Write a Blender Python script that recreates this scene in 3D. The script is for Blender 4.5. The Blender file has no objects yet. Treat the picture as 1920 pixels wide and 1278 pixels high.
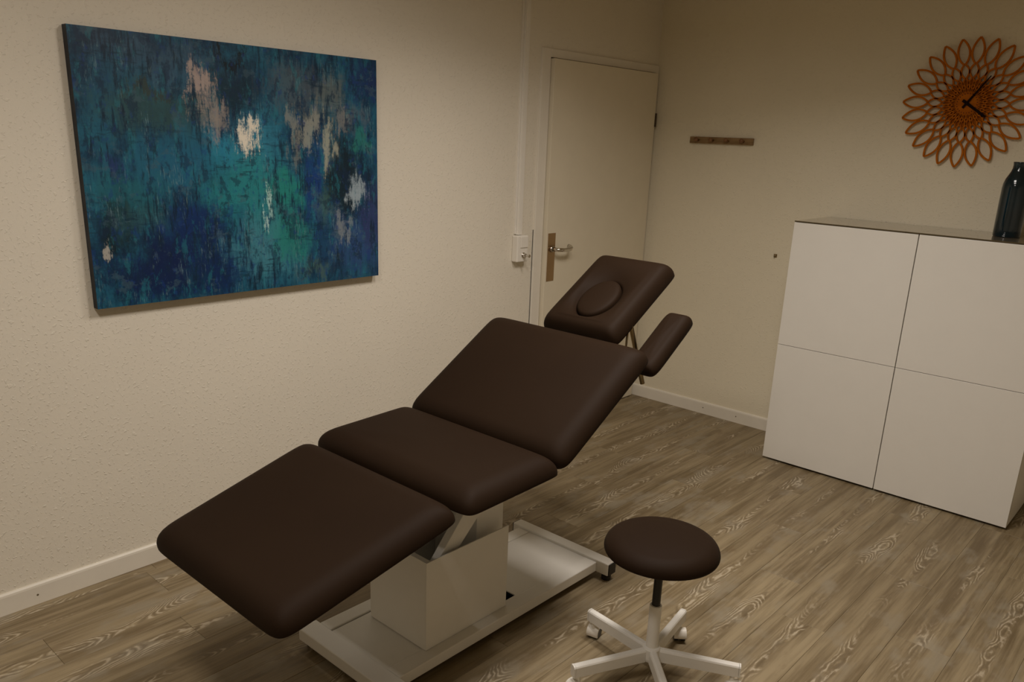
import bpy, bmesh, math, random
from math import sin, cos, pi, radians as RAD
from mathutils import Vector, Matrix

random.seed(7)
S = bpy.context.scene
COL = S.collection

# ------------------------------------------------------------------ camera
F_PX = 1518.85
YAW, PITCH, ROLL = RAD(41.56733), RAD(-17.00407), RAD(-2.27605)
Rm = Matrix.Rotation(YAW, 3, 'Z') @ Matrix.Rotation(PITCH, 3, 'X') @ Matrix.Rotation(ROLL, 3, 'Y')
right, fwd, up = Rm.col[0], Rm.col[1], Rm.col[2]
cd = bpy.data.cameras.new('camera')
cam = bpy.data.objects.new('camera', cd)
COL.objects.link(cam)
M = Matrix.Identity(4)
for i in range(3):
    M[i][0], M[i][1], M[i][2] = right[i], up[i], -fwd[i]
M[0][3], M[1][3], M[2][3] = 2.91440, -4.51792, 1.65424
cam.matrix_world = M
cd.sensor_fit = 'HORIZONTAL'
cd.sensor_width = 36.0
cd.lens = F_PX / 1920 * 36.0
cd.shift_y = 81 / 1920
cd.clip_start = 0.05
S.camera = cam

# ------------------------------------------------------------------ world, exposure, lamps
S.view_settings.view_transform = 'Standard'
S.view_settings.look = 'None'
S.view_settings.gamma = 1.0
S.view_settings.use_curve_mapping = False
S.view_settings.exposure = 0.0
W = bpy.data.worlds.new('world')
S.world = W
W.use_nodes = True
W.node_tree.nodes['Background'].inputs[0].default_value = (0.02, 0.015, 0.01, 1)
W.node_tree.nodes['Background'].inputs[1].default_value = 0.0

ROOM_X, ROOM_Y, ROOM_Z = 4.1, -6.2, 2.62
LIGHT_COL = (1.0, 0.915, 0.84)
LAMPS = [  # x, y, size x, size y, watts, spread in degrees
    (1.65, -1.95, 0.60, 0.30, 17.2, 142),
    (1.65, -2.75, 0.60, 0.30, 17.6, 168),
    (1.65, -4.20, 0.60, 0.30, 18.8, 168),
]
lamp_objs = []
for lx, ly, sx, sy, pw, sp in LAMPS:
    ld = bpy.data.lights.new('ceiling_lamp', 'AREA')
    ld.shape = 'RECTANGLE'
    ld.size, ld.size_y = sx, sy
    ld.energy = pw
    ld.color = LIGHT_COL
    ld.spread = RAD(sp)
    lo = bpy.data.objects.new('ceiling_lamp', ld)
    lo.location = (lx, ly, ROOM_Z - 0.012)
    COL.objects.link(lo)
    lamp_objs.append(lo)


# ------------------------------------------------------------------ node helpers
class NT:
    def __init__(self, name):
        self.m = bpy.data.materials.new(name)
        self.m.use_nodes = True
        self.t = self.m.node_tree
        self.b = self.t.nodes['Principled BSDF']

    def n(self, typ, **kw):
        nd = self.t.nodes.new(typ)
        for k, v in kw.items():
            setattr(nd, k, v)
        return nd

    def put(self, sock, v):
        if hasattr(v, 'is_output') or isinstance(v, bpy.types.NodeSocket):
            self.t.links.new(v, sock)
        else:
            sock.default_value = v

    def math(self, op, a, b=None, c=None, clamp=False):
        nd = self.n('ShaderNodeMath', operation=op, use_clamp=clamp)
        self.put(nd.inputs[0], a)
        if b is not None:
            self.put(nd.inputs[1], b)
        if c is not None:
            self.put(nd.inputs[2], c)
        return nd.outputs[0]

    def coord(self, which='Object'):
        return self.n('ShaderNodeTexCoord').outputs[which]

    def scale(self, vec, s, off=None):
        nd = self.n('ShaderNodeVectorMath', operation='MULTIPLY_ADD')
        self.put(nd.inputs[0], vec)
        nd.inputs[1].default_value = s
        if off is None:
            nd.inputs[2].default_value = (0, 0, 0)
        else:
            self.put(nd.inputs[2], off)
        return nd.outputs[0]

    def noise(self, vec, scale=1.0, detail=2.0, rough=0.5, dist=0.0, color=False):
        nd = self.n('ShaderNodeTexNoise')
        self.put(nd.inputs['Vector'], vec)
        nd.inputs['Scale'].default_value = scale
        nd.inputs['Detail'].default_value = detail
        nd.inputs['Roughness'].default_value = rough
        nd.inputs['Distortion'].default_value = dist
        return nd.outputs['Color' if color else 'Fac']

    def maprange(self, v, a, b, c=0.0, d=1.0, smooth=True):
        nd = self.n('ShaderNodeMapRange', interpolation_type='SMOOTHSTEP' if smooth else 'LINEAR')
        self.put(nd.inputs[0], v)
        nd.inputs[1].default_value, nd.inputs[2].default_value = a, b
        nd.inputs[3].default_value, nd.inputs[4].default_value = c, d
        return nd.outputs[0]

    def mix(self, fac, a, b, mode='MIX'):
        nd = self.n('ShaderNodeMix', data_type='RGBA', blend_type=mode)
        self.put(nd.inputs[0], fac)
        self.put(nd.inputs[6], a if not isinstance(a, tuple) else (*a[:3], 1))
        self.put(nd.inputs[7], b if not isinstance(b, tuple) else (*b[:3], 1))
        return nd.outputs[2]

    def bump(self, h, strength=0.2, dist=0.002):
        nd = self.n('ShaderNodeBump')
        nd.inputs['Strength'].default_value = strength
        nd.inputs['Distance'].default_value = dist
        self.put(nd.inputs['Height'], h)
        self.t.links.new(nd.outputs[0], self.b.inputs['Normal'])

    def base(self, c, rough=0.5, metal=0.0, spec=0.5):
        self.put(self.b.inputs['Base Color'], (*c, 1) if isinstance(c, tuple) else c)
        self.put(self.b.inputs['Roughness'], rough)
        self.b.inputs['Metallic'].default_value = metal
        self.b.inputs['Specular IOR Level'].default_value = spec
        return self


def plain(name, c, rough=0.5, metal=0.0, spec=0.5, vary=0.04, scale=9.0):
    """A simple paint, metal or plastic with a faint mottling."""
    k = NT(name)
    f = k.noise(k.coord(), scale, 3.0, 0.6)
    f = k.maprange(f, 0.3, 0.7, 0, 1)
    lo = tuple(x * (1 - vary) for x in c)
    hi = tuple(min(1, x * (1 + vary)) for x in c)
    k.base(k.mix(f, lo, hi), rough, metal, spec)
    return k.m


WALL = (0.80, 0.745, 0.63)


def woodchip_wall(name, WALL):
    k = NT(name)
    co = k.coord()
    g = k.noise(co, 55.0, 2.0, 0.5)
    chips = k.maprange(k.noise(co, 95.0, 1.0, 0.4, 0.6), 0.60, 0.72)
    soft = k.noise(co, 2.2, 2.0, 0.5)
    col = k.mix(k.maprange(soft, 0.3, 0.7), tuple(x * 0.985 for x in WALL), tuple(min(1, x * 1.01) for x in WALL))
    k.base(col, 0.72, 0, 0.25)
    h = k.math('ADD', k.math('MULTIPLY', g, 0.35), chips)
    k.bump(h, 0.42, 0.0032)
    return k.m


def plank_wood():
    k = NT('limed_oak_plank')
    ob = k.coord('Object')
    rnd = k.n('ShaderNodeObjectInfo').outputs['Random']
    off = k.n('ShaderNodeCombineXYZ')
    k.put(off.inputs[0], k.math('MULTIPLY', rnd, 31.7))
    k.put(off.inputs[1], k.math('MULTIPLY', rnd, 57.3))
    k.put(off.inputs[2], k.math('MULTIPLY', rnd, 91.1))
    off = off.outputs[0]
    sx = k.n('ShaderNodeSeparateXYZ')
    k.put(sx.inputs[0], ob)
    # the flame figure: nested arches along a wandering centre line of each plank
    wander = k.noise(k.scale(ob, (0.0, 1.3, 1), off), 1.0, 2.0, 0.5)
    cx = k.math('MULTIPLY', k.math('SUBTRACT', wander, 0.5), 0.17)
    dx = k.math('ABSOLUTE', k.math('SUBTRACT', sx.outputs[0], cx))
    slow = k.noise(k.scale(ob, (2.5, 1.7, 1), off), 1.0, 2.0, 0.5)
    wob = k.noise(k.scale(ob, (46, 17, 1), off), 1.0, 2.0, 0.55)
    arch = k.math('POWER', k.math('DIVIDE', dx, 0.021), 1.5)
    ph = k.math('ADD', k.math('MULTIPLY', slow, 34.0), k.math('ADD', arch, k.math('MULTIPLY', wob, 1.5)))
    tri = k.math('MULTIPLY', k.math('ABSOLUTE', k.math('SUBTRACT', k.math('FRACT', ph), 0.5)), 2.0)
    line = k.maprange(tri, 0.56, 0.86)
    width = k.noise(k.scale(ob, (0.0, 3.1, 1), off), 1.0, 2.0, 0.5)
    edge = k.math('MULTIPLY', k.maprange(width, 0.34, 0.70), 0.042)
    band = k.maprange(k.math('SUBTRACT', dx, edge), -0.008, 0.006, 1, 0)
    patch = k.maprange(k.noise(k.scale(ob, (2.0, 1.5, 1), off), 1.0, 2.0, 0.5), 0.39, 0.51)
    breakup = k.maprange(k.noise(k.scale(ob, (70, 24, 1), off), 1.0, 2.0, 0.6), 0.30, 0.58)
    fig = k.math('MULTIPLY', band, patch)
    m = k.math('MULTIPLY', line, k.math('MULTIPLY', fig, breakup))
    dark = k.math('MULTIPLY', k.maprange(tri, 0.50, 0.12), fig)
    streak = k.noise(k.scale(ob, (85, 3.2, 1), off), 1.0, 4.0, 0.65)
    broad = k.noise(k.scale(ob, (20, 1.5, 1), off), 1.0, 3.0, 0.55)
    cloud = k.noise(k.scale(ob, (9, 4.0, 1), off), 1.0, 3.0, 0.6)
    blot = k.noise(k.scale(ob, (22, 7.0, 1), off), 1.0, 3.0, 0.6)
    A, B, G = (0.150, 0.107, 0.054), (0.340, 0.270, 0.162), (0.320, 0.282, 0.210)
    c = k.mix(k.maprange(k.math('ADD', k.math('MULTIPLY', streak, 0.45), k.math('MULTIPLY', broad, 0.55)), 0.34, 0.64), A, B)
    c = k.mix(k.math('MULTIPLY', k.maprange(cloud, 0.50, 0.68), 0.60), c, G)
    c = k.mix(k.math('MULTIPLY', k.maprange(blot, 0.58, 0.76), 0.50), c, (0.155, 0.100, 0.052))
    tint = k.math('MULTIPLY', k.math('FRACT', k.math('MULTIPLY', rnd, 17.31)), 0.34)
    c = k.mix(tint, c, (0.185, 0.136, 0.072))
    c = k.mix(k.math('MULTIPLY', dark, 0.50), c, (0.130, 0.092, 0.050))
    c = k.mix(k.math('MULTIPLY', m, 0.64), c, (0.56, 0.48, 0.355))
    k.base(c, k.maprange(streak, 0.3, 0.7, 0.42, 0.58), 0, 0.35)
    k.bump(k.math('ADD', k.math('MULTIPLY', streak, 0.6), m), 0.12, 0.0008)
    return k.m


def faux_leather():
    k = NT('dark_brown_faux_leather')
    co = k.coord()
    g = k.noise(co, 420.0, 2.0, 0.5)
    s = k.noise(co, 3.0, 2.0, 0.5)
    k.base(k.mix(k.maprange(s, 0.3, 0.7), (0.0180, 0.0094, 0.0046), (0.0200, 0.0106, 0.0052)), 0.64, 0, 0.09)
    k.bump(g, 0.06, 0.0006)
    return k.m


def light_wood(name, a, b, rough=0.5, spec=0.35):
    k = NT(name)
    f = k.noise(k.scale(k.coord(), (8, 60, 60)), 1.0, 3.0, 0.6)
    k.base(k.mix(k.maprange(f, 0.3, 0.7), a, b), rough, 0, spec)
    return k.m


M_WALL = woodchip_wall('painted_woodchip_wallpaper', WALL)
M_WALLB = woodchip_wall('cream_woodchip_wallpaper', (0.80, 0.735, 0.575))
M_CEIL = plain('matt_ceiling_paint', (0.70, 0.58, 0.36), 0.85, 0, 0.2)
M_PLANK = plank_wood()
M_SUB = plain('dark_screed', (0.05, 0.035, 0.02), 0.9, 0, 0.1)
M_TRIM = plain('white_lacquered_trim', (0.80, 0.75, 0.65), 0.40, 0, 0.4, 0.015)
M_DOOR = plain('cream_door_lacquer', (0.76, 0.69, 0.54), 0.42, 0, 0.4, 0.012)
M_GAP_SHADE = plain('dark_gap_shade', (0.03, 0.025, 0.02), 0.8, 0, 0.2)  # near-black that stands in for shade in narrow gaps
M_PLASTIC = plain('white_plastic', (0.84, 0.80, 0.72), 0.35, 0, 0.5, 0.01)
M_CHROME = plain('polished_metal', (0.62, 0.58, 0.52), 0.18, 1.0, 0.5, 0.02)
M_BRONZE = plain('bronze_anodised_plate', (0.42, 0.29, 0.17), 0.32, 1.0, 0.5, 0.03)
M_LEATHER = faux_leather()
M_STEEL_W = plain('white_powder_coated_steel', (0.79, 0.765, 0.705), 0.38, 0, 0.45, 0.012)
M_BLACK = plain('black_plastic', (0.010, 0.009, 0.008), 0.35, 0, 0.4, 0.05)
M_TUBE = plain('satin_steel_tube', (0.36, 0.28, 0.16), 0.32, 1.0, 0.5, 0.02)
M_CAB = plain('white_cabinet_foil', (0.79, 0.765, 0.705), 0.33, 0, 0.45, 0.008)
M_CABSIDE = plain('white_cabinet_side', (0.80, 0.765, 0.70), 0.38, 0, 0.45, 0.008)
M_PLINTH = plain('dark_plinth', (0.012, 0.010, 0.008), 0.7, 0, 0.2)
M_CLOCK = light_wood('orange_birch_plywood', (0.40, 0.105, 0.004), (0.50, 0.145, 0.007), 0.75, 0.10)
M_CLOCKD = plain('dark_clock_brown', (0.10, 0.022, 0.006), 0.7, 0, 0.2)
M_HAND = plain('dark_clock_hand', (0.014, 0.005, 0.004), 0.75, 0, 0.1)
M_RACK = light_wood('oak_coat_rack', (0.20, 0.125, 0.050), (0.30, 0.19, 0.085), 0.5)
M_PEG = light_wood('dark_oak_peg', (0.16, 0.075, 0.03), (0.24, 0.12, 0.05), 0.45)
M_HINGE = plain('dark_bronze_hinge', (0.07, 0.05, 0.03), 0.4, 0.6, 0.4)
M_SCREW = plain('dull_screw', (0.20, 0.16, 0.10), 0.5, 0.4, 0.4)


def glass_top():
    k = NT('taupe_glass_panel')
    f = k.noise(k.coord(), 5.0, 2.0, 0.5)
    k.base(k.mix(f, (0.26, 0.215, 0.150), (0.275, 0.226, 0.158)), 0.07, 0, 0.6)
    k.b.inputs['Coat Weight'].default_value = 0.6
    k.b.inputs['Coat Roughness'].default_value = 0.03
    return k.m


def teal_glaze():
    k = NT('deep_teal_glass_glaze')
    f = k.noise(k.scale(k.coord(), (4, 4, 14)), 1.0, 2.0, 0.5)
    k.base(k.mix(k.maprange(f, 0.3, 0.7), (0.0004, 0.009, 0.014), (0.001, 0.014, 0.022)), 0.12, 0, 0.5)
    k.b.inputs['Coat Weight'].default_value = 0.4
    k.b.inputs['Coat Roughness'].default_value = 0.05
    return k.m


M_GLASSTOP = glass_top()
M_TEAL = teal_glaze()
M_GLASSEDGE = plain('dark_glass_edge', (0.085, 0.062, 0.028), 0.4, 0, 0.3)


# ------------------------------------------------------------------ mesh helpers
def link(name, bm, mats, parent=None, smooth=False, loc=None, bevel=0.0, segs=2, autosmooth=False):
    me = bpy.data.meshes.new(name)
    bm.normal_update()
    bm.to_mesh(me)
    bm.free()
    for m in (mats if isinstance(mats, (list, tuple)) else [mats]):
        me.materials.append(m)
    if smooth:
        for p in me.polygons:
            p.use_smooth = True
    o = bpy.data.objects.new(name, me)
    COL.objects.link(o)
    if loc is not None:
        o.location = loc
    if parent is not None:
        o.parent = parent
    if bevel > 0:
        md = o.modifiers.new('bevel', 'BEVEL')
        md.width = bevel
        md.segments = segs
        md.limit_method = 'ANGLE'
        md.angle_limit = RAD(40)
    return o


def empty(name, loc, label=None, cat=None, group=None, kind=None):
    o = bpy.data.objects.new(name, None)
    o.empty_display_size = 0.1
    o.location = loc
    COL.objects.link(o)
    return tag(o, label, cat, group, kind)


def tag(o, label=None, cat=None, group=None, kind=None):
    for k, v in (('label', label), ('category', cat), ('group', group), ('kind', kind)):
        if v:
            o[k] = v
    return o


def box(bm, x0, x1, y0, y1, z0, z1, mi=0):
    vs = [bm.verts.new((x, y, z)) for z in (z0, z1) for y in (y0, y1) for x in (x0, x1)]
    for f in ((0, 2, 3, 1), (4, 5, 7, 6), (0, 1, 5, 4), (2, 6, 7, 3), (0, 4, 6, 2), (1, 3, 7, 5)):
        bm.faces.new([vs[i] for i in f]).material_index = mi
    return vs


def boxo(name, b, mat, parent=None, bevel=0.0, origin=None):
    """A box as one object; its origin in the middle of its foot."""
    x0, x1, y0, y1, z0, z1 = b
    o = origin or ((x0 + x1) / 2, (y0 + y1) / 2, z0)
    bm = bmesh.new()
    box(bm, x0 - o[0], x1 - o[0], y0 - o[1], y1 - o[1], z0 - o[2], z1 - o[2])
    pl = Vector(o) - (parent.location if parent is not None else Vector((0, 0, 0)))
    return link(name, bm, mat, parent, loc=pl, bevel=bevel)


def ring(bm, pts):
    return [bm.verts.new(p) for p in pts]


def bridge(bm, a, b, mi=0):
    n = len(a)
    for i in range(n):
        j = (i + 1) % n
        bm.faces.new((a[i], a[j], b[j], b[i])).material_index = mi


def lathe(bm, prof, n=40, c=(0, 0), mi=0, cap0=True, cap1=True):
    rings = []
    for r, z in prof:
        rings.append(ring(bm, [(c[0] + r * cos(2 * pi * i / n), c[1] + r * sin(2 * pi * i / n), z) for i in range(n)]))
    for a, b in zip(rings, rings[1:]):
        bridge(bm, a, b, mi)
    if cap0:
        bm.faces.new(rings[0][::-1]).material_index = mi
    if cap1:
        bm.faces.new(rings[-1]).material_index = mi


def tube(bm, path, r, n=12, mi=0):
    pts = [Vector(p) for p in path]
    rings = []
    ref = None
    for i, p in enumerate(pts):
        d = (pts[min(i + 1, len(pts) - 1)] - pts[max(i - 1, 0)]).normalized()
        if ref is None:
            ref = Vector((0, 0, 1)) if abs(d.z) < 0.9 else Vector((1, 0, 0))
        u = (ref - d * ref.dot(d)).normalized()
        ref = u
        v = d.cross(u)
        rr = r[i] if isinstance(r, (list, tuple)) else r
        rings.append(ring(bm, [p + (u * cos(2 * pi * k / n) + v * sin(2 * pi * k / n)) * rr for k in range(n)]))
    for a, b in zip(rings, rings[1:]):
        bridge(bm, a, b, mi)
    bm.faces.new(rings[0][::-1]).material_index = mi
    bm.faces.new(rings[-1]).material_index = mi


def struct(o):
    o['kind'] = 'structure'
    return o


# ------------------------------------------------------------------ room shell
T = 0.12
DY0, DY1, DZ = -1.085, -0.030, 2.072           # rough opening of the door
bm = bmesh.new()
box(bm, -T, 0, ROOM_Y, DY0, 0, ROOM_Z)
box(bm, -T, 0, DY0, DY1, DZ, ROOM_Z)
box(bm, -T, 0, DY1, 0, 0, ROOM_Z)
struct(link('wall_left', bm, M_WALL))
for nm, b in (('wall_back', (-T, ROOM_X + T, 0, T, 0, ROOM_Z)),
              ('wall_right', (ROOM_X, ROOM_X + T, ROOM_Y, 0, 0, ROOM_Z)),
              ('wall_front', (-T, ROOM_X + T, ROOM_Y - T, ROOM_Y, 0, ROOM_Z))):
    bm = bmesh.new()
    box(bm, *b)
    struct(link(nm, bm, M_WALLB if nm == 'wall_back' else M_WALL))
bm = bmesh.new()
box(bm, -T, ROOM_X + T, ROOM_Y - T, T, ROOM_Z, ROOM_Z + 0.1)
struct(link('ceiling', bm, M_CEIL))

# floor: a screed that carries separate planks
bm = bmesh.new()
box(bm, -T, ROOM_X + T, ROOM_Y - T, T, -0.10, -0.008)
floor = struct(link('floor', bm, M_SUB))
PW, PL, X_REF = 0.1858, 1.22, 0.244
known = {0: -3.373, 1: -3.803, 10: -1.86, 7: -1.98}
plank_meshes = {}


def plank_mesh(w, l):
    key = (round(w, 4), round(l, 4))
    if key not in plank_meshes:
        bm = bmesh.new()
        g, bv, h = 0.00025, 0.0008, 0.008
        x, y = w / 2 - g, l / 2 - g
        lo = ring(bm, [(-x, -y, 0), (x, -y, 0), (x, y, 0), (-x, y, 0)])
        mid = ring(bm, [(-x, -y, h - bv), (x, -y, h - bv), (x, y, h - bv), (-x, y, h - bv)])
        x, y = x - bv, y - bv
        hi = ring(bm, [(-x, -y, h), (x, -y, h), (x, y, h), (-x, y, h)])
        bridge(bm, lo, mid)
        bridge(bm, mid, hi)
        bm.faces.new(hi)
        me = bpy.data.meshes.new('plank')
        bm.normal_update()
        bm.to_mesh(me)
        bm.free()
        me.materials.append(M_PLANK)
        plank_meshes[key] = me
    return plank_meshes[key]


nx = int(ROOM_X / PW) + 2
for i in range(-1, nx):
    xa = max(0.0, X_REF + (i - 1) * PW)
    xb = min(ROOM_X, X_REF + i * PW)
    if xb - xa < 0.01:
        continue
    joint = known.get(i, -(i * 0.437 % PL) - 0.11)
    y = joint - math.ceil((joint - ROOM_Y) / PL) * PL
    while y < 0:
        ya, yb = max(y, ROOM_Y), min(y + PL, 0)
        if yb - ya > 0.02:
            o = bpy.data.objects.new('plank', plank_mesh(xb - xa, yb - ya))
            COL.objects.link(o)
            o.location = ((xa + xb) / 2, (ya + yb) / 2, -0.008)
            o.parent = floor
        y += PL

# baseboards, with a rounded light top edge
def baseboard(name, horiz, a, b, sign_x=True):
    bm = bmesh.new()
    prof = [(0, 0), (0.012, 0), (0.012, 0.066), (0.0105, 0.073), (0.006, 0.078), (0, 0.078)]
    A, B = [], []
    for d, z in prof:
        if horiz:                      # along x, on the back wall
            A.append((a, -d, z))
            B.append((b, -d, z))
        else:                          # along y, on the left wall
            A.append((d, a, z))
            B.append((d, b, z))
    ra, rb = ring(bm, A), ring(bm, B)
    bridge(bm, ra, rb)
    bm.faces.new(ra[::-1])
    bm.faces.new(rb)
    bmesh.ops.recalc_face_normals(bm, faces=bm.faces)
    return struct(link(name, bm, M_TRIM))


bl = baseboard('baseboard_left', False, ROOM_Y, -1.112)
bb = baseboard('baseboard_back', True, 0.013, ROOM_X)


def screw(parent, loc, axis):
    bm = bmesh.new()
    lathe(bm, [(0.0038, -0.001), (0.0038, 0.0006), (0.0025, 0.0012)], 12)
    bmesh.ops.rotate(bm, verts=bm.verts, cent=(0, 0, 0), matrix=Matrix.Rotation(RAD(90), 3, axis))
    link('screw', bm, M_SCREW, parent, loc=loc)


screw(bl, (0.0120, -3.735, 0.036), 'Y')
screw(bb, (0.56, -0.0120, 0.040), 'X')
screw(bb, (0.79, -0.0120, 0.040), 'X')

# ------------------------------------------------------------------ door
door = empty('door_1', (0, -0.55, 0), kind='structure')
bm = bmesh.new()                                   # steel frame: lining in the opening and flat face on the wall
def fr(x0, x1, y0, y1, z0, z1):
    box(bm, x0, x1, y0 + 0.55, y1 + 0.55, z0, z1)
fr(-0.10, 0.012, -1.108, -1.0385, 0, 2.098)
fr(-0.10, 0.012, -0.0425, -0.004, 0, 2.098)
fr(-0.10, 0.012, -1.0385, -0.0425, 2.0545, 2.098)
frame = link('door_frame', bm, M_TRIM, door, bevel=0.003)
bm = bmesh.new()
box(bm, -0.030, -0.0005, -1.0380 + 0.55, -0.0430 + 0.55, 0.006, 2.054)
link('gap_shade', bm, M_GAP_SHADE, door)  # dark slab behind the leaf; its colour paints shade into the gap
bm = bmesh.new()
box(bm, 0.0, 0.036, -1.034 + 0.55, -0.046 + 0.55, 0.006, 2.050)
leaf = link('door_leaf', bm, M_DOOR, door, bevel=0.002)
bm = bmesh.new()
box(bm, 0.036, 0.039, -1.020 + 0.55, -0.957 + 0.55, 0.881, 1.148)
link('handle_plate', bm, M_BRONZE, leaf, bevel=0.001)
bm = bmesh.new()
hx, hy, hz = 0.039, -0.988 + 0.55, 1.061
tube(bm, [(hx, hy, hz), (hx + 0.010, hy, hz)], 0.017, 20)
arc = [(hx + 0.008, hy, hz), (hx + 0.036, hy, hz), (hx + 0.048, hy + 0.006, hz), (hx + 0.053, hy + 0.020, hz - 0.001),
       (hx + 0.054, hy + 0.050, hz - 0.003), (hx + 0.054, hy + 0.085, hz - 0.003), (hx + 0.052, hy + 0.105, hz - 0.001),
       (hx + 0.044, hy + 0.121, hz + 0.004), (hx + 0.030, hy + 0.128, hz + 0.009), (hx + 0.018, hy + 0.129, hz + 0.010)]
tube(bm, arc, 0.0108, 14)
link('door_handle', bm, M_CHROME, leaf, smooth=True)
for hzz in (1.742, 0.28):
    bm = bmesh.new()
    tube(bm, [(0.036, -0.0380 + 0.55, hzz), (0.036, -0.0380 + 0.55, hzz + 0.080)], 0.0070, 12)
    link('hinge', bm, M_HINGE, door, smooth=False)

# ------------------------------------------------------------------ cable duct and switch box beside the door
duct = empty('cable_duct', (0, -1.245, 1.152), 'slim white cable duct running up the wall from the switch box beside the door', 'cable duct')
bm = bmesh.new()
box(bm, 0.0, 0.014, -0.010, 0.028, 0, ROOM_Z - 1.152)
link('duct_body', bm, M_PLASTIC, duct, bevel=0.0015)
bm = bmesh.new()
box(bm, 0.014, 0.019, -0.006, 0.024, 0, ROOM_Z - 1.152)
link('duct_lid', bm, M_PLASTIC, duct, bevel=0.001)
bm = bmesh.new()
box(bm, 0.0, 0.009, -0.022, -0.0108, 0.004, ROOM_Z - 1.152)
link('narrow_duct', bm, M_PLASTIC, duct, bevel=0.001)

sbox = empty('switch_box', (0, -1.232, 1.010), 'white wall switch box with chrome key switch beside the door frame', 'switch box')
bm = bmesh.new()
box(bm, 0.0, 0.042, -0.046, 0.040, 0, 0.140)
link('housing', bm, M_PLASTIC, sbox, bevel=0.006, segs=3)
bm = bmesh.new()
v = box(bm, 0.042, 0.047, -0.024, 0.034, 0.076, 0.134)
link('rocker', bm, M_PLASTIC, sbox, bevel=0.002)
bm = bmesh.new()
tube(bm, [(0.042, 0.002, 0.036), (0.045, 0.002, 0.036)], 0.0145, 20)
lathe_r = [(0.045, 0.0105), (0.060, 0.0105), (0.061, 0.006), (0.080, 0.0052), (0.081, 0.0085), (0.088, 0.0085)]
tube(bm, [(x, 0.002, 0.036) for x, r in lathe_r], [r for x, r in lathe_r], 16)
link('key_switch', bm, M_CHROME, sbox, smooth=False)

# thin dark tube drawn in for the dark seam along the door frame
bm = bmesh.new()
tube(bm, [(0.0016, -1.1105, 0.08), (0.0016, -1.1105, 1.17)], 0.0014, 8)
tag(link('seam', bm, M_GAP_SHADE, smooth=True), 'thin dark seam running down the wall along the door frame', 'seam')

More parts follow.
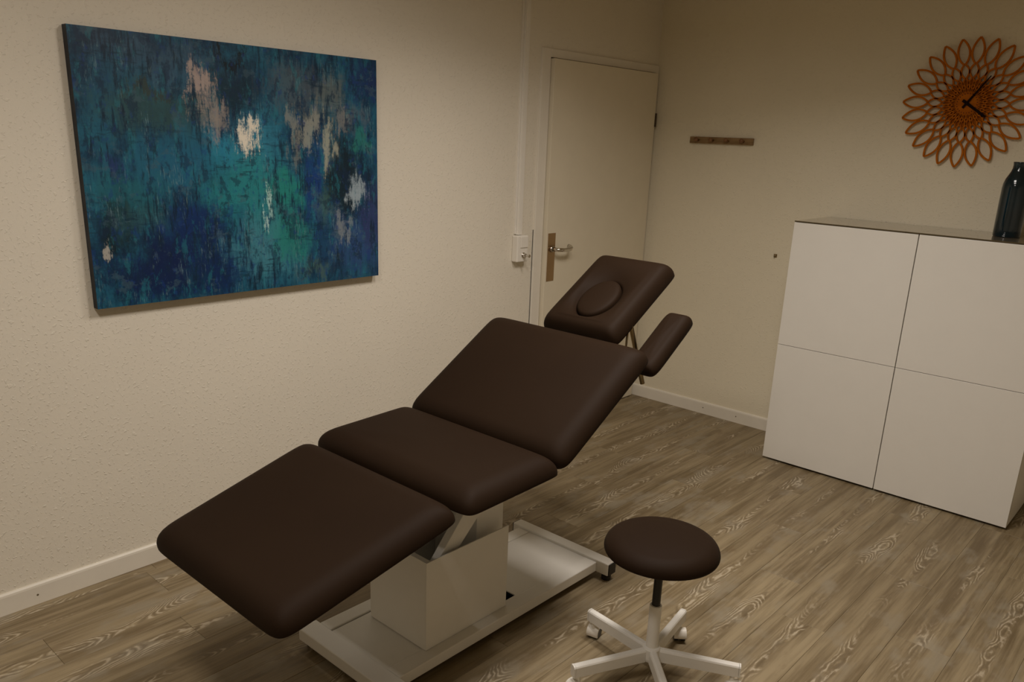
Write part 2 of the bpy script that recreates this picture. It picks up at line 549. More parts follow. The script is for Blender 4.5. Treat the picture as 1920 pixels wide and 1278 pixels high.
# ------------------------------------------------------------------ painting
def painting_material():
    k = NT('abstract_acrylic_canvas')
    co = k.coord('Object')                       # y: -0.61..0.61 along the wall, z: 0..0.9
    sp = k.n('ShaderNodeSeparateXYZ')
    k.put(sp.inputs[0], co)
    wv = k.noise(k.scale(co, (1, 9, 4.0)), 1.0, 5.0, 0.7, 0.0, True)
    ws = k.n('ShaderNodeSeparateXYZ')
    k.put(ws.inputs[0], wv)
    du = k.math('MULTIPLY', k.math('SUBTRACT', ws.outputs[0], 0.5), 0.20)
    dv = k.math('MULTIPLY', k.math('SUBTRACT', ws.outputs[1], 0.5), 0.34)
    U = k.math('ADD', k.math('ADD', k.math('DIVIDE', sp.outputs[1], 1.226), 0.5), du)
    V = k.math('ADD', k.math('DIVIDE', sp.outputs[2], 0.905), dv)
    vs = k.noise(k.scale(co, (1, 60, 8)), 1.0, 5.0, 0.7)        # vertical palette-knife drags
    hs = k.noise(k.scale(co, (1, 12, 80)), 1.0, 5.0, 0.7)       # short horizontal scrapes
    fine = k.noise(k.scale(co, (1, 210, 90)), 1.0, 3.0, 0.75)
    tex = k.math('ADD', k.math('MULTIPLY', vs, 0.5), k.math('ADD', k.math('MULTIPLY', hs, 0.25), k.math('MULTIPLY', fine, 0.25)))
    drag = k.math('ADD', k.math('MULTIPLY', vs, 0.55), k.math('ADD', k.math('MULTIPLY', hs, 0.15), k.math('MULTIPLY', fine, 0.30)))

    def lin(c):
        e = (0.56, 0.50, 0.46)
        out = []
        for x, g in zip(c, e):
            x = x / 255
            x = x / 12.92 if x <= 0.04045 else ((x + 0.055) / 1.055) ** 2.4
            out.append(min(0.9, x / g))
        return tuple(out)

    def smear(sy, sz, seed):
        return k.noise(k.scale(co, (1, sy, sz), (seed, seed * 1.7, seed * 0.6)), 1.0, 5.0, 0.72)

    c = k.mix(k.maprange(smear(7, 3.5, 1.0), 0.38, 0.62), lin((4, 36, 56)), lin((20, 70, 86)))
    for u, v, ru, rv, colr, hard, amt in PAINT_BLOBS:
        a = k.math('POWER', k.math('DIVIDE', k.math('SUBTRACT', U, u), ru), 2.0)
        b = k.math('POWER', k.math('DIVIDE', k.math('SUBTRACT', V, v), rv), 2.0)
        d = k.math('SQRT', k.math('ADD', a, b))
        if hard:
            d = k.math('ADD', d, k.math('MULTIPLY', k.math('SUBTRACT', drag, 0.47), 6.0))
            f = k.maprange(d, 1.15, 0.55, 0, amt)
        else:
            d = k.math('ADD', d, k.math('MULTIPLY', k.math('SUBTRACT', tex, 0.5), 3.4))
            f = k.maprange(d, 1.35, 0.35, 0, amt)
        c = k.mix(f, c, lin(colr))
    # knife patches, scratches and dry-brush over everything
    c = k.mix(k.maprange(smear(15, 9, 3.0), 0.53, 0.59, 0, 0.60), c, lin((4, 26, 46)))
    c = k.mix(k.maprange(smear(22, 8, 5.0), 0.56, 0.62, 0, 0.45), c, lin((26, 88, 96)))
    c = k.mix(k.maprange(smear(11, 17, 9.0), 0.57, 0.63, 0, 0.45), c, lin((50, 68, 76)))
    c = k.mix(k.maprange(smear(26, 18, 13.0), 0.57, 0.63, 0, 0.45), c, lin((12, 40, 88)))
    c = k.mix(k.math('MULTIPLY', k.maprange(vs, 0.50, 0.60, 0, 0.75), k.maprange(smear(5, 3, 31.0), 0.46, 0.58)), c, lin((2, 20, 34)))
    c = k.mix(k.math('MULTIPLY', k.maprange(hs, 0.52, 0.61, 0, 0.60), k.maprange(smear(4, 5, 37.0), 0.48, 0.60)), c, lin((4, 32, 44)))
    dry = k.noise(k.scale(co, (1, 170, 22)), 1.0, 4.0, 0.75)
    c = k.mix(k.math('MULTIPLY', k.maprange(dry, 0.52, 0.62), k.maprange(smear(14, 5, 21.0), 0.53, 0.62, 0, 0.50)), c, lin((88, 110, 112)))
    for u, v, ru, rv, colr, amt in PAINT_LIGHTS:
        a = k.math('POWER', k.math('DIVIDE', k.math('SUBTRACT', U, u), ru), 2.0)
        b = k.math('POWER', k.math('DIVIDE', k.math('SUBTRACT', V, v), rv), 2.0)
        d = k.math('ADD', k.math('SQRT', k.math('ADD', a, b)), k.math('MULTIPLY', k.math('SUBTRACT', drag, 0.47), 5.0))
        c = k.mix(k.maprange(d, 1.15, 0.5, 0, amt), c, lin(colr))
    k.base(c, 0.42, 0, 0.4)
    k.bump(k.math('ADD', tex, k.math('MULTIPLY', fine, 0.5)), 0.35, 0.0015)
    return k.m


# u from left to right, v from bottom to top, radii, photographed colour, hard edge, strength
PAINT_BLOBS = [
    (0.14, 0.93, 0.20, 0.06, (4, 22, 38), 0, 0.8),
    (0.25, 0.90, 0.20, 0.07, (42, 66, 82), 0, 0.75),
    (0.10, 0.80, 0.10, 0.10, (22, 62, 78), 0, 0.7),
    (0.21, 0.74, 0.17, 0.09, (34, 58, 54), 0, 0.7),
    (0.20, 0.80, 0.08, 0.03, (40, 42, 34), 1, 0.7),
    (0.47, 0.95, 0.07, 0.045, (3, 12, 16), 1, 0.95),
    (0.46, 0.82, 0.09, 0.10, (3, 28, 38), 0, 0.9),
    (0.36, 0.80, 0.05, 0.10, (118, 100, 92), 1, 0.55),
    (0.35, 0.71, 0.045, 0.07, (100, 92, 84), 1, 0.45),
    (0.42, 0.60, 0.07, 0.07, (28, 100, 120), 0, 0.85),
    (0.52, 0.62, 0.08, 0.16, (36, 96, 112), 0, 0.8),
    (0.47, 0.43, 0.15, 0.17, (26, 100, 100), 0, 0.85),
    (0.62, 0.42, 0.10, 0.08, (22, 98, 88), 0, 0.85),
    (0.27, 0.52, 0.14, 0.14, (20, 72, 92), 0, 0.75),
    (0.12, 0.42, 0.12, 0.10, (22, 76, 80), 0, 0.6),
    (0.33, 0.27, 0.13, 0.12, (4, 30, 68), 0, 0.95),
    (0.20, 0.12, 0.16, 0.13, (4, 20, 52), 0, 0.95),
    (0.40, 0.10, 0.12, 0.09, (5, 28, 62), 0, 0.85),
    (0.06, 0.30, 0.05, 0.10, (5, 22, 24), 0, 0.8),
    (0.15, 0.33, 0.08, 0.06, (36, 66, 68), 0, 0.5),
    (0.55, 0.20, 0.13, 0.15, (50, 98, 106), 0, 0.85),
    (0.64, 0.24, 0.07, 0.11, (22, 94, 84), 0, 0.8),
    (0.57, 0.30, 0.05, 0.06, (40, 100, 98), 0, 0.6),
    (0.70, 0.85, 0.14, 0.10, (62, 66, 68), 0, 0.65),
    (0.80, 0.80, 0.06, 0.12, (80, 80, 72), 0, 0.6),
    (0.72, 0.70, 0.05, 0.10, (92, 90, 80), 1, 0.5),
    (0.79, 0.60, 0.045, 0.14, (104, 102, 88), 1, 0.6),
    (0.66, 0.62, 0.03, 0.09, (98, 94, 84), 1, 0.55),
    (0.86, 0.48, 0.075, 0.24, (4, 20, 28), 0, 0.95),
    (0.74, 0.42, 0.035, 0.20, (6, 36, 84), 0, 0.85),
    (0.78, 0.34, 0.05, 0.10, (58, 84, 72), 0, 0.55),
    (0.94, 0.62, 0.03, 0.06, (30, 92, 82), 0, 0.75),
    (0.95, 0.90, 0.08, 0.10, (16, 34, 68), 0, 0.85),
    (0.90, 0.73, 0.05, 0.06, (78, 76, 78), 0, 0.5),
    (0.915, 0.39, 0.035, 0.075, (118, 124, 126), 1, 0.62),
    (0.90, 0.16, 0.13, 0.15, (30, 50, 84), 0, 0.85),
    (0.97, 0.30, 0.05, 0.14, (34, 36, 72), 0, 0.7),
    (0.83, 0.22, 0.03, 0.08, (86, 88, 88), 1, 0.5),
    (0.76, 0.17, 0.06, 0.13, (12, 44, 70), 0, 0.8),
    (0.72, 0.07, 0.07, 0.05, (60, 78, 66), 0, 0.6),
    (0.60, 0.30, 0.03, 0.022, (4, 24, 28), 1, 0.8),
    (0.09, 0.54, 0.03, 0.04, (30, 40, 84), 0, 0.6),
]
PAINT_LIGHTS = [      # the pale knife strokes on top
    (0.495, 0.655, 0.036, 0.085, (190, 172, 152), 0.95),
    (0.545, 0.375, 0.020, 0.065, (140, 160, 150), 0.85),
    (0.052, 0.225, 0.016, 0.045, (140, 130, 118), 0.85),
    (0.355, 0.83, 0.040, 0.05, (150, 128, 116), 0.65),
    (0.385, 0.72, 0.050, 0.10, (124, 110, 100), 0.60),
    (0.790, 0.60, 0.026, 0.12, (136, 130, 112), 0.65),
    (0.720, 0.66, 0.030, 0.07, (120, 116, 104), 0.70),
    (0.660, 0.72, 0.022, 0.10, (116, 110, 98), 0.60),
    (0.905, 0.40, 0.032, 0.085, (128, 134, 136), 0.65),
    (0.845, 0.22, 0.026, 0.09, (104, 106, 104), 0.60),
    (0.845, 0.72, 0.030, 0.08, (104, 100, 94), 0.60),
]
PY0, PY1, PZ0, PZ1 = -3.433, -2.213, 1.032, 1.936
paint = empty('painting', (0, (PY0 + PY1) / 2, PZ0), 'large abstract canvas painting in blue and teal hanging on the left wall', 'painting')
bm = bmesh.new()
hw, hh = (PY1 - PY0) / 2, PZ1 - PZ0
N, Mz = 24, 18
box(bm, 0.006, 0.039, -hw, hw, 0, hh, 1)
fv = [[bm.verts.new((0.0400 if 0 < i < N and 0 < j < Mz else 0.0392, -hw + 2 * hw * i / N, hh * j / Mz)) for j in range(Mz + 1)] for i in range(N + 1)]
for i in range(N):
    for j in range(Mz):
        bm.faces.new((fv[i][j], fv[i + 1][j], fv[i + 1][j + 1], fv[i][j + 1]))
M_PAINT = painting_material()
M_EDGE = plain('dark_painted_canvas_edge', (0.022, 0.024, 0.030), 0.6, 0, 0.3, 0.3, 20)
link('canvas', bm, [M_PAINT, M_EDGE], paint)
bm = bmesh.new()
for b in ((0.0, 0.006, -hw + 0.02, hw - 0.02, hh - 0.06, hh - 0.02), (0.0, 0.006, -hw + 0.02, hw - 0.02, 0.02, 0.06),
          (0.0, 0.006, -hw + 0.02, -hw + 0.06, 0.06, hh - 0.06), (0.0, 0.006, hw - 0.06, hw - 0.02, 0.06, hh - 0.06)):
    box(bm, *b)
link('stretcher_frame', bm, M_RACK, paint)

# ------------------------------------------------------------------ coat rack and small hook on the back wall
rack = empty('coat_rack', (0.482, 0, 1.675), 'narrow oak coat rack with four round pegs on the back wall', 'coat rack')
bm = bmesh.new()
box(bm, -0.204, 0.204, -0.018, 0, -0.019, 0.019)
link('board', bm, M_RACK, rack, bevel=0.002)
for px in (-0.145, -0.048, 0.050, 0.148):
    bm = bmesh.new()
    prof = [(0.0065, 0.0), (0.0065, 0.018), (0.0105, 0.024), (0.0125, 0.030), (0.0115, 0.036), (0.006, 0.039)]
    tube(bm, [(px, -0.018 - d, -0.001 + 0.15 * d) for r, d in prof], [r for r, d in prof], 14)
    link('peg', bm, M_PEG, rack, smooth=True)

hook = empty('wall_hook', (0.903, 0, 1.052), 'tiny square metal hook on the bare back wall left of the cabinet', 'hook')
bm = bmesh.new()
box(bm, -0.010, 0.010, -0.003, 0, -0.010, 0.010)
link('hook_plate', bm, M_TUBE, hook, bevel=0.001)
bm = bmesh.new()
tube(bm, [(0.0, -0.003, -0.005), (0.0, -0.014, -0.006), (0.0, -0.018, -0.002), (0.0, -0.018, 0.008)], 0.0028, 10)
link('hook_arm', bm, M_SCREW, hook, smooth=True)

# ------------------------------------------------------------------ sunflower clock
CK = Vector((1.766, 0, 1.887))
clock = empty('wall_clock', CK, 'orange sunburst wall clock of looped plywood petals above the cabinet', 'clock')


def loop_strip(bm, r0, r1, w, hwid, y0, y1, power=0.85, skew=0.5, seg=18):
    """Lens-shaped loop in the plane of the clock (radius along +x), two ribbons of square section."""
    for s in (-1, 1):
        prev = None
        for i in range(seg + 1):
            t = i / seg
            tt = t ** (math.log(0.5) / math.log(skew))
            def P(q):
                q = min(max(q, 0), 1)
                qq = q ** (math.log(0.5) / math.log(skew))
                return (r0 + (r1 - r0) * q, s * w * max(0.0, sin(pi * qq)) ** power)
            a, b = P(t - 0.02), P(t + 0.02)
            dx, dz = b[0] - a[0], b[1] - a[1]
            L = math.hypot(dx, dz) or 1
            nx_, nz_ = -dz / L, dx / L
            c = P(t)
            cur = [bm.verts.new((c[0] + nx_ * h, y, c[1] + nz_ * h)) for y, h in ((y0, -hwid), (y0, hwid), (y1, hwid), (y1, -hwid))]
            if prev:
                bridge(bm, prev, cur)
            else:
                bm.faces.new(cur)
            prev = cur
        bm.faces.new(prev[::-1])


bm = bmesh.new()
loop_strip(bm, 0.178, 0.294, 0.0255, 0.0042, -0.024, -0.016, 0.80, 0.47)
loop_strip(bm, 0.112, 0.182, 0.0180, 0.0040, -0.0225, -0.0145, 0.9)
loop_strip(bm, 0.074, 0.116, 0.0110, 0.0034, -0.0235, -0.0155, 0.9, 0.5, 10)
loop_strip(bm, 0.046, 0.078, 0.0068, 0.0028, -0.0225, -0.0145, 0.9, 0.5, 8)
bmesh.ops.recalc_face_normals(bm, faces=bm.faces)
petal0 = link('petal', bm, [M_CLOCK], clock)
for k in range(24):
    o = petal0 if k == 0 else petal0.copy()
    if k:
        COL.objects.link(o)
        o.parent = clock
    o.rotation_euler = (0, -RAD(15 * k - 1.2), 0)
bm = bmesh.new()
lathe(bm, [(0.106, 0.0062), (0.106, 0.0090), (0.104, 0.0094)], 64)
bmesh.ops.rotate(bm, verts=bm.verts, cent=(0, 0, 0), matrix=Matrix.Rotation(RAD(90), 3, 'X'))
link('backing_disc', bm, M_CLOCK, clock)
bm = bmesh.new()          # spokes behind the loops: fine slats that hold the petals together
for k in range(48):
    a = RAD(7.5 * k + 2.5)
    n = len(bm.verts)
    vs = box(bm, 0.040, 0.112, -0.0135, -0.0095, -0.0021, 0.0021)
    bmesh.ops.rotate(bm, verts=vs, cent=(0, 0, 0), matrix=Matrix.Rotation(-a, 3, 'Y'))
sl = link('slat', bm, M_CLOCK, clock)
sl['kind'] = 'stuff'
bm = bmesh.new()
lathe(bm, [(0.058, 0.006), (0.058, 0.013), (0.050, 0.0145), (0.050, 0.024), (0.0485, 0.0255)], 48)
bmesh.ops.rotate(bm, verts=bm.verts, cent=(0, 0, 0), matrix=Matrix.Rotation(RAD(90), 3, 'X'))
link('dial', bm, M_CLOCK, clock)
bm = bmesh.new()
for k in range(24):
    a = RAD(15 * k + 6)
    tube(bm, [(0.0445 * cos(a), -0.0250, 0.0445 * sin(a)), (0.0445 * cos(a), -0.0262, 0.0445 * sin(a))], 0.0026, 8)
ds = link('dial_dot', bm, M_CLOCKD, clock)  # dark dots painting the shade inside a ring of small holes
ds['kind'] = 'stuff'
bm = bmesh.new()
lathe(bm, [(0.060, 0.0), (0.060, 0.0058), (0.057, 0.006)], 32)
bmesh.ops.rotate(bm, verts=bm.verts, cent=(0, 0, 0), matrix=Matrix.Rotation(RAD(90), 3, 'X'))
link('movement', bm, M_CLOCKD, clock)


def hand(name, ang, length, w0, w1, tail, y):
    bm = bmesh.new()
    pts = [(-tail, -w0), (0, -w0), (length, -w1), (length, w1), (0, w0), (-tail, w0)]
    a = ring(bm, [(x, y, z) for x, z in pts])
    b = ring(bm, [(x, y - 0.0018, z) for x, z in pts])
    bridge(bm, a, b)
    bm.faces.new(a[::-1])
    bm.faces.new(b)
    bmesh.ops.recalc_face_normals(bm, faces=bm.faces)
    o = link(name, bm, M_HAND, clock)
    o.rotation_euler = (0, -RAD(ang), 0)


hand('hour_hand', -34.0, 0.110, 0.0065, 0.0055, 0.024, -0.0290)
hand('minute_hand', 55.7, 0.148, 0.0055, 0.0022, 0.026, -0.0320)
bm = bmesh.new()
tube(bm, [(0, -0.0255, 0), (0, -0.0355, 0)], 0.0065, 16)
link('hand_pivot', bm, M_HAND, clock)

# ------------------------------------------------------------------ cabinet
CX0, CX1, CF, CZ0, CZ1 = 1.176, 2.376, -0.439, 0.012, 1.292
cab = empty('cabinet', ((CX0 + CX1) / 2, -0.22, 0), 'white four-door cabinet with glossy taupe glass top against the back wall', 'cabinet')
DT = 0.018
bm = bmesh.new()
ox, oy = (CX0 + CX1) / 2, -0.22
mid = (CX0 + CX1) / 2 - ox
bx0, bx1, by0, by1 = CX0 - ox, CX1 - ox, CF + DT + 0.003 - oy, -0.016 - oy
for b in ((bx0, bx0 + 0.018, by0, by1, 0.030, CZ1), (bx1 - 0.018, bx1, by0, by1, CZ0 + 0.002, CZ1),
          (mid - 0.018, mid - 0.0005, by0, by1, 0.030, CZ1), (mid + 0.0005, mid + 0.018, by0, by1, 0.030, CZ1),
          (bx0 + 0.018, mid - 0.018, by0, by1, 0.030, 0.048), (mid + 0.018, bx1 - 0.018, by0, by1, 0.030, 0.048),
          (bx0 + 0.018, mid - 0.018, by0, by1, CZ1 - 0.018, CZ1), (mid + 0.018, bx1 - 0.018, by0, by1, CZ1 - 0.018, CZ1),
          (bx0 + 0.018, mid - 0.018, by1 - 0.006, by1, 0.048, CZ1 - 0.018), (mid + 0.018, bx1 - 0.018, by1 - 0.006, by1, 0.048, CZ1 - 0.018),
          (bx0 + 0.018, mid - 0.018, by0 + 0.01, by1 - 0.006, 0.643, 0.661), (mid + 0.018, bx1 - 0.018, by0 + 0.01, by1 - 0.006, 0.643, 0.661)):
    box(bm, *b)
link('carcass', bm, M_CABSIDE, cab)
bm = bmesh.new()
box(bm, bx0 + 0.03, bx1 - 0.03, by0 + 0.04, by1 - 0.01, 0, 0.030)
link('plinth', bm, M_PLINTH, cab)
ZM = CZ1 - 0.640
for x0, x1 in ((CX0, ox - 0.0022), (ox + 0.0022, CX1)):
    for z0, z1 in ((CZ0, ZM - 0.0011), (ZM + 0.0011, CZ1 - 0.001)):
        bm = bmesh.new()
        box(bm, x0 - ox, x1 - ox, CF - oy, CF + DT - oy, z0, z1)
        link('door', bm, M_CAB, cab, bevel=0.0012)
for x0, x1 in ((CX0 + 0.001, ox - 0.0004), (ox + 0.0004, CX1)):
    bm = bmesh.new()
    box(bm, x0 - ox, x1 - ox, CF - 0.001 - oy, -0.004 - oy, CZ1 + 0.0008, CZ1 + 0.0068)
    bm.faces.ensure_lookup_table()
    for f in bm.faces:
        f.normal_update()
        if abs(f.normal.z) < 0.5:
            f.material_index = 1
    link('glass_top', bm, [M_GLASSTOP, M_GLASSEDGE], cab)

# ------------------------------------------------------------------ vase on the cabinet
bm = bmesh.new()
vp = [(0.030, 0.0), (0.0535, 0.0), (0.0562, 0.004), (0.0572, 0.03), (0.0580, 0.14), (0.0578, 0.215), (0.0560, 0.236), (0.0505, 0.256),
      (0.0425, 0.273), (0.0350, 0.288), (0.0312, 0.302), (0.0303, 0.315), (0.0312, 0.324), (0.0322, 0.329), (0.0312, 0.331), (0.0285, 0.329),
      (0.0270, 0.315), (0.0280, 0.300), (0.0400, 0.268), (0.0530, 0.225), (0.0535, 0.06), (0.050, 0.008), (0.002, 0.007)]
lathe(bm, vp, 56)
vase = link('vase', bm, M_TEAL, smooth=True, loc=(2.081, -0.20, CZ1 + 0.0070))
tag(vase, 'tall deep teal bottle vase with narrow neck standing on the cabinet top', 'vase')

# ------------------------------------------------------------------ treatment table
TX = 1.14
table = empty('treatment_table', (1.10, -2.68, 0), 'dark brown adjustable massage treatment table on a white steel lifting base', 'treatment table')
TB = Vector((1.10, -2.68, 0))


def sgnpow(v, p):
    return math.copysign(abs(v) ** p, v)


def outline(w, l, n, ex, taper=0.0):
    """Rounded rectangle; taper > 0 makes the -y end narrower."""
    pts = []
    for i in range(n):
        a = 2 * pi * (i + 0.5) / n
        x, y = sgnpow(cos(a), 2 / ex) * w, sgnpow(sin(a), 2 / ex) * l
        k = 1 - taper * (0.5 - 0.5 * y / max(l, 1e-6))
        pts.append((x * k, y))
    return pts


def pad(name, Wd, A, B, T, parent_off, T0=0.010, b=0.068, ex=16, taper=0.0, gap=0.006, crown=0.006, n=120, extra=None, xc=TX):
    ay, az = A
    by, bz = B
    Lh = math.hypot(by - ay, bz - az)
    ang = math.atan2(bz - az, by - ay)
    w, l = Wd / 2, Lh / 2 - gap / 2
    bm = bmesh.new()
    rings = []
    def R(ins, z, e=ex):
        return ring(bm, [(x, y, z) for x, y in outline(w - ins, l - ins, n, e, taper)])
    rings.append(R(0.030, 0.0))
    rings.append(R(0.005, 0.0))
    rings.append(R(0.0, 0.004))
    for q in range(0, 10):
        ph = q / 9 * pi / 2
        rings.append(R(b * (1 - cos(ph)), T0 + (T - T0) * sin(ph)))
    for a, c in zip(rings, rings[1:]):
        bridge(bm, a, c)
    bm.faces.new(rings[0][::-1])
    top = rings[-1]
    if extra:
        extra(bm, top, w - b, l - b, n)
    else:
        prev = top
        for q, e in ((0.25, ex), (0.5, 8), (0.75, 6), (0.97, 4)):
            cur = ring(bm, [(x, y, T + crown * sin(q * pi / 2)) for x, y in outline((w - b) * (1 - q), (l - b) * (1 - q), n, e, taper)])
            bridge(bm, prev, cur)
            prev = cur
        bm.faces.new(prev)
    o = link(name, bm, M_LEATHER, table, smooth=True)
    o.location = Vector((xc, (ay + by) / 2, (az + bz) / 2)) - TB
    o.rotation_euler = (ang, 0, 0)
    return o


leg_pad = pad('leg_cushion', 0.705, (-3.656, 0.507), (-3.093, 0.647), 0.066, None, taper=0.085)
seat_pad = pad('seat_cushion', 0.727, (-3.087, 0.648), (-2.672, 0.660), 0.067, None)
back_pad = pad('back_cushion', 0.724, (-2.672, 0.660), (-2.202, 0.952), 0.067, None)

HE = (0.079, 0.109, -0.041)           # face opening: half width, half length, shift along the pad
HX = -0.008
HT = 0.069


def face_hole(bm, top, w, l, n):
    prev = top
    out = outline(w, l, n, 14)
    el = [(HX + HE[0] * cos(2 * pi * (i + 0.5) / n), HE[1] * sin(2 * pi * (i + 0.5) / n) + HE[2]) for i in range(n)]
    for t, dz in ((0.08, 0.001), (0.2, 0.0025), (0.33, 0.0025), (0.46, 0.0), (0.58, -0.004), (0.7, -0.009), (0.8, -0.014), (0.9, -0.019), (1.0, -0.024)):
        out = outline(w, l, n, 14 - 11.5 * min(1, t * 1.6))
        cur = ring(bm, [(o[0] * (1 - t) + e[0] * t, o[1] * (1 - t) + e[1] * t, HT + dz) for o, e in zip(out, el)])
        bridge(bm, prev, cur)
        prev = cur
    for sc, dz in ((0.995, -0.030), (0.99, -0.055)):
        cur = ring(bm, [((e[0] - HX) * sc + HX, (e[1] - HE[2]) * sc + HE[2], HT + dz) for e in el])
        bridge(bm, prev, cur)
        prev = cur
    bm.faces.new(prev)


head_pad = pad('head_cushion', 0.353, (-2.146, 0.936), (-1.766, 1.168), HT, None, ex=14, b=0.042, gap=0.0, extra=face_hole, xc=1.132)
bm = bmesh.new()                       # the oval plug that fills the face opening
nn = 64
prev = None
for sc, z in ((0.90, -0.050), (0.965, -0.046), (0.975, -0.030), (0.965, -0.018), (0.93, -0.0105), (0.86, -0.0065), (0.7, -0.0035), (0.45, -0.0012), (0.15, 0.0)):
    cur = ring(bm, [(HX + HE[0] * sc * cos(2 * pi * i / nn), HE[1] * sc * sin(2 * pi * i / nn) + HE[2], HT + z) for i in range(nn)])
    if prev:
        bridge(bm, prev, cur)
    else:
        bm.faces.new(cur[::-1])
    prev = cur
bm.faces.new(prev)
link('face_plug', bm, M_LEATHER, head_pad, smooth=True)

# arm rest beside the head, on its own steel post
arm = pad('armrest', 0.115, (-2.111, 0.848), (-1.857, 1.017), 0.050, None, T0=0.014, b=0.034, ex=7, gap=0.0, crown=0.004, n=72, xc=1.400)
bm = bmesh.new()
def P(x, y, z):
    return Vector((x, y, z)) - TB
tube(bm, [P(1.298, -2.055, 1.012), P(1.300, -2.050, 1.000), P(1.3155, -2.019, 0.889), P(1.331, -1.988, 0.778)], 0.0094, 14)
tube(bm, [P(1.322, -2.010, 0.846), P(1.37, -2.010, 0.868)], 0.007, 12)
link('armrest_post', bm, M_TUBE, table, smooth=True)
bm = bmesh.new()
tube(bm, [P(1.300, -2.070, 0.985), P(1.300, -2.075, 0.905)], 0.0042, 10)
link('head_release_lever', bm, M_TUBE, table, smooth=True)


# steel frames under the cushions
def rail(bm, x, A, B, h=0.030, w=0.030, drop=0.0015):
    a, b = Vector((x, *A)), Vector((x, *B))
    d = (b - a).normalized()
    nrm = Vector((0, -d.z, d.y))
    a, b = a - nrm * drop, b - nrm * drop
    r = []
    for p in (a, b):
        r.append(ring(bm, [p + Vector((sx * w / 2, 0, 0)) - nrm * dz - TB for sx, dz in ((-1, 0), (1, 0), (1, h), (-1, h))]))
    bridge(bm, r[0], r[1])
    bm.faces.new(r[0][::-1])
    bm.faces.new(r[1])


def frame_under(name, A, B, xs):
    bm = bmesh.new()
    for x in xs:
        rail(bm, x, A, B)
    for t in (0.12, 0.88):
        y, z = A[0] + (B[0] - A[0]) * t, A[1] + (B[1] - A[1]) * t
        box(bm, xs[0] - TB.x + 0.015, xs[-1] - TB.x - 0.015, y - 0.012 - TB.y, y + 0.012 - TB.y, z - 0.028, z - 0.006)
    bmesh.ops.recalc_face_normals(bm, faces=bm.faces)
    return link(name, bm, M_STEEL_W, table)


frame_under('leg_support_frame', (-3.50, 0.546), (-3.10, 0.6455), (0.94, 1.30))
frame_under('seat_support_frame', (-3.06, 0.648), (-2.69, 0.6585), (0.98, 1.24))
frame_under('back_support_frame', (-2.655, 0.671), (-2.24, 0.928), (0.98, 1.24))
bm = bmesh.new()
rail(bm, 1.05, (-2.30, 0.838), (-1.90, 1.0850), 0.018, 0.022, 0.0)
rail(bm, 1.21, (-2.30, 0.838), (-1.90, 1.0850), 0.018, 0.022, 0.0)
bmesh.ops.recalc_face_normals(bm, faces=bm.faces)
link('head_support_frame', bm, M_STEEL_W, table)


def tbox(bm, x0, x1, y0, y1, z0, z1, mi=0):
    return box(bm, x0 - TB.x, x1 - TB.x, y0 - TB.y, y1 - TB.y, z0, z1, mi)


# base: two long rails, cross bars with capped ends, sheet steel pan
for xr in ((0.890, 0.948), (1.240, 1.298)):
    bm = bmesh.new()
    tbox(bm, xr[0], xr[1], -3.158, -2.1525, 0.030, 0.070)
    link('base_rail', bm, M_STEEL_W, table, bevel=0.003)
bm = bmesh.new()
tbox(bm, 0.855, 1.352, -2.152, -2.102, 0.027, 0.079)
link('cross_bar', bm, M_STEEL_W, table, bevel=0.004)
bm = bmesh.new()
tbox(bm, 0.868, 1.352, -3.228, -3.1585, 0.027, 0.072)
link('cross_bar', bm, M_STEEL_W, table, bevel=0.004)
for x, y0, y1, z0, z1 in ((1.352, -2.149, -2.105, 0.030, 0.076), (0.850, -2.149, -2.105, 0.030, 0.076),
                          (1.352, -3.224, -3.1625, 0.030, 0.069), (0.863, -3.224, -3.1625, 0.030, 0.069)):
    bm = bmesh.new()
    tbox(bm, x, x + 0.005, y0, y1, z0, z1)
    link('end_cap', bm, M_BLACK, table, bevel=0.0015)
for x, y in ((1.330, -2.127), (0.878, -2.127), (1.330, -3.19), (0.890, -3.19)):
    bm = bmesh.new()
    lathe(bm, [(0.017, 0.0), (0.019, 0.004), (0.019, 0.018), (0.010, 0.020), (0.010, 0.027)], 20, (x - TB.x, y - TB.y))
    link('foot', bm, M_BLACK, table)
bm = bmesh.new()
HX0, HX1, HY0, HY1 = 1.150, 1.232, -2.634, -2.558       # cable cut-out in the pan
for b in ((0.9485, HX0, -2.9, -2.1525), (HX0, 1.2395, HY1, -2.1525), (HX1, 1.2395, HY0, HY1), (HX0, 1.2395, -2.9, HY0), (0.955, 1.2395, -3.158, -2.9)):
    tbox(bm, b[0], b[1], b[2], b[3], 0.063, 0.0675)
bmesh.ops.remove_doubles(bm, verts=bm.verts, dist=1e-5)
link('base_pan', bm, M_STEEL_W, table)
bm = bmesh.new()
tbox(bm, 0.949, 1.2395, -2.72, -2.45, 0.034, 0.036)
link('hole_shade_sheet', bm, M_BLACK, table)  # black sheet added under the cut-out to paint the shade in the hole

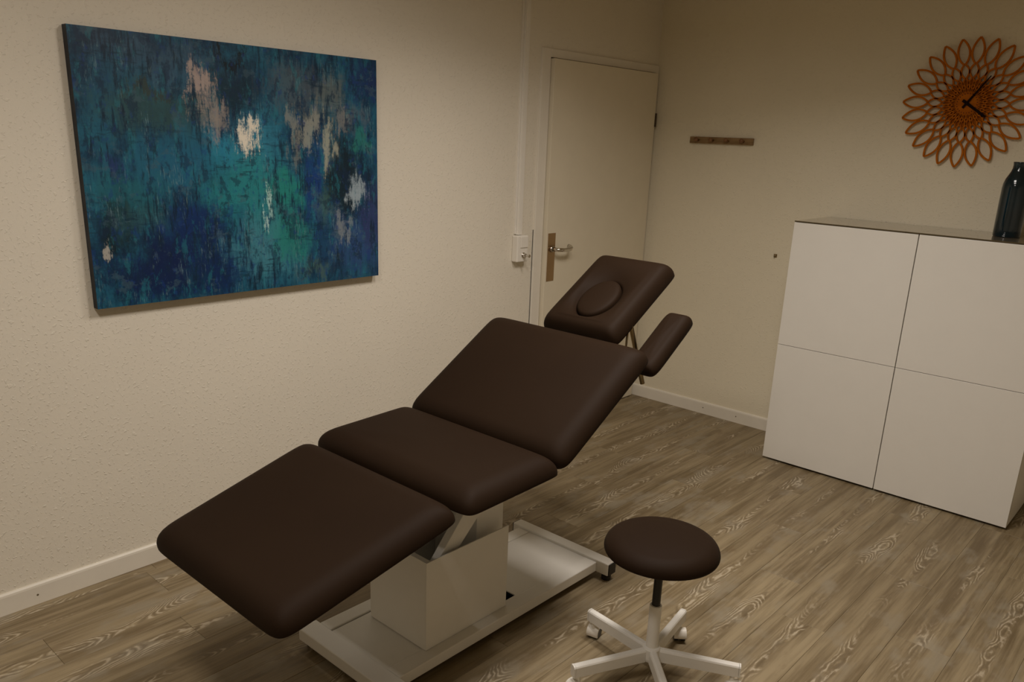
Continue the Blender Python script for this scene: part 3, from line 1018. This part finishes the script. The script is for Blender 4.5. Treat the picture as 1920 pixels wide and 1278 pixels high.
# sheet-metal column housing, open at the top
C0, C1, D0, D1, ZB, ZT, th = 0.977, 1.257, -3.013, -2.636, 0.0705, 0.384, 0.004
bm = bmesh.new()
tbox(bm, C0, C0 + th, D0, D1, ZB, ZT)
tbox(bm, C1 - th, C1, D0, D1, ZB, ZT)
tbox(bm, C0 + th, C1 - th, D0, D0 + th, ZB, ZT)
tbox(bm, C0 + th, C1 - th, D0 + th, D0 + 0.020, ZT - 0.004, ZT)      # folded rim
tbox(bm, C0 + th, C1 - th, D0 + th, D1, 0.065, ZB + 0.004)
link('column_housing', bm, M_STEEL_W, table, bevel=0.0008)
bm = bmesh.new()
tbox(bm, 1.000, 1.205, -2.740, -2.610, 0.0750, 0.622)
link('lifting_column', bm, M_STEEL_W, table, bevel=0.002)
for x0, x1 in ((1.208, 1.238), (0.983, 0.998)):
    bm = bmesh.new()
    q = [(-2.975, 0.330), (-2.900, 0.330), (-2.700, 0.520), (-2.700, 0.590), (-2.745, 0.590)]
    a = ring(bm, [(x0 - TB.x, y - TB.y, z) for y, z in q])
    b = ring(bm, [(x1 - TB.x, y - TB.y, z) for y, z in q])
    bridge(bm, a, b)
    bm.faces.new(a[::-1])
    bm.faces.new(b)
    bmesh.ops.recalc_face_normals(bm, faces=bm.faces)
    link('lifting_arm', bm, M_STEEL_W, table, bevel=0.002)
bm = bmesh.new()
tbox(bm, 0.965, 1.255, -2.76, -2.60, 0.6225, 0.628)
link('mounting_plate', bm, M_STEEL_W, table)

# ------------------------------------------------------------------ stool
SX, SY = 1.786, -2.521
stool = empty('stool', (SX, SY, 0), 'round dark brown padded stool on a white five-star caster base', 'stool')
bm = bmesh.new()
rs = 0.177
prof = [(0.10, 0.447), (rs - 0.010, 0.447), (rs - 0.002, 0.450), (rs, 0.455), (rs + 0.0003, 0.459)]
for q in range(1, 9):
    ph = q / 8 * pi / 2
    prof.append((rs - 0.055 * (1 - cos(ph)), 0.459 + 0.041 * sin(ph)))
prof += [(0.105, 0.5035), (0.08, 0.506), (0.04, 0.5075), (0.004, 0.508)]
lathe(bm, prof, 72)
for v in bm.verts:                                   # gathered, stapled edge of the upholstery
    r = math.hypot(v.co.x, v.co.y)
    if v.co.z < 0.452 and r > 0.15:
        v.co.z += 0.0022 * sin(math.atan2(v.co.y, v.co.x) * 36)
link('seat', bm, M_LEATHER, stool, smooth=True)
bm = bmesh.new()
lathe(bm, [(0.060, 0.4405), (0.060, 0.4465)], 28)
lathe(bm, [(0.0135, 0.262), (0.0135, 0.4405)], 24)
link('gas_piston', bm, M_BLACK, stool)
bm = bmesh.new()
lathe(bm, [(0.0195, 0.100), (0.0195, 0.258), (0.0185, 0.262), (0.0145, 0.263)], 28)
link('column_sleeve', bm, M_STEEL_W, stool, smooth=False)
bm = bmesh.new()
lathe(bm, [(0.022, 0.062), (0.027, 0.066), (0.029, 0.075), (0.029, 0.108), (0.026, 0.112), (0.0196, 0.114)], 28)
link('hub', bm, M_STEEL_W, stool)


def caster_mesh():
    bm = bmesh.new()
    # twin wheels under a rounded hood; local origin under the end of the leg
    for sx in (-0.0125, 0.0125):
        rr = []
        for x, r in ((sx - 0.007, 0.018), (sx - 0.0055, 0.0205), (sx + 0.0055, 0.0205), (sx + 0.007, 0.018)):
            rr.append(ring(bm, [(x, -0.012 + r * cos(2 * pi * i / 20), 0.0205 + r * sin(2 * pi * i / 20)) for i in range(20)]))
        for a, b in zip(rr, rr[1:]):
            bridge(bm, a, b, 1)
        bm.faces.new(rr[0][::-1]).material_index = 1
        bm.faces.new(rr[-1]).material_index = 1
    sec = []
    for x in (-0.0215, -0.020, 0.020, 0.0215):
        g = 0.0 if abs(x) < 0.021 else 0.0015
        pts = [(-0.012 + (0.0255 - g) * cos(t), 0.0205 + (0.0255 - g) * sin(t)) for t in [RAD(-25 + 13 * i) for i in range(17)]]
        pts += [(-0.012 + 0.021 * cos(t), 0.0205 + 0.021 * sin(t)) for t in [RAD(183 - 13 * i) for i in range(17)]]
        sec.append(ring(bm, [(x, y, z) for y, z in pts]))
    for a, b in zip(sec, sec[1:]):
        bridge(bm, a, b)
    bm.faces.new(sec[0][::-1])
    bm.faces.new(sec[-1])
    lathe(bm, [(0.0075, 0.040), (0.0075, 0.0600)], 14)
    bmesh.ops.recalc_face_normals(bm, faces=bm.faces)
    me = bpy.data.meshes.new('caster')
    bm.to_mesh(me)
    bm.free()
    me.materials.append(M_PLASTIC)
    me.materials.append(M_BLACK)
    return me


CASTER = caster_mesh()
RL = 0.279


def stool_leg():
    bm = bmesh.new()
    def sec(x, zt, h, w):
        s = 0.007
        return ring(bm, [(x, -w, zt - h), (x, w, zt - h), (x, w, zt - s), (x, w - 0.0025, zt - 0.0025), (x, w - s, zt), (x, -w + s, zt), (x, -w + 0.0025, zt - 0.0025), (x, -w, zt - s)])
    r = [sec(0.026, 0.109, 0.044, 0.0125), sec(RL - 0.006, 0.103, 0.040, 0.0125)]
    bridge(bm, r[0], r[1])
    bm.faces.new(r[0][::-1])
    bm.faces.new(r[1])
    e = [sec(RL - 0.0052, 0.1035, 0.041, 0.0130), sec(RL, 0.1030, 0.040, 0.0125)]
    bridge(bm, e[0], e[1])
    bm.faces.new(e[0][::-1])
    bm.faces.new(e[1])
    bmesh.ops.recalc_face_normals(bm, faces=bm.faces)
    me = bpy.data.meshes.new('leg')
    bm.to_mesh(me)
    bm.free()
    me.materials.append(M_STEEL_W)
    return me


LEG = stool_leg()
for k, swivel in enumerate((35, -60, 20, 100, -20)):
    a = RAD(27.5 + 72 * k)
    o = bpy.data.objects.new('leg', LEG)
    COL.objects.link(o)
    o.parent = stool
    o.rotation_euler = (0, 0, a)
    c = bpy.data.objects.new('caster', CASTER)
    COL.objects.link(c)
    c.parent = o
    c.location = (RL - 0.022, 0, 0)
    c.rotation_euler = (0, 0, RAD(swivel))

# ------------------------------------------------------------------ ceiling lights (the lamps set up at the top)
M_LAMPBODY = plain('white_lamp_housing', (0.80, 0.78, 0.74), 0.4, 0, 0.4, 0.01)
for i, (lx, ly, sx, sy, pw, sp) in enumerate(LAMPS):
    f = empty('ceiling_light', (lx, ly, ROOM_Z), 'slim white ceiling light with louvre above the ' + ('head end of the treatment table', 'middle of the treatment table', 'floor before the foot of the table')[i], 'ceiling light')
    bm = bmesh.new()
    for b in ((-sx / 2 - 0.015, sx / 2 + 0.015, -sy / 2 - 0.015, -sy / 2 - 0.002), (-sx / 2 - 0.015, sx / 2 + 0.015, sy / 2 + 0.002, sy / 2 + 0.015),
              (-sx / 2 - 0.015, -sx / 2 - 0.002, -sy / 2 - 0.002, sy / 2 + 0.002), (sx / 2 + 0.002, sx / 2 + 0.015, -sy / 2 - 0.002, sy / 2 + 0.002)):
        box(bm, *b, -0.020, 0.0)
    link('lamp_frame', bm, M_LAMPBODY, f)
    lo = lamp_objs[i]
    lo.parent = f
    lo.location = (0, 0, -0.012)
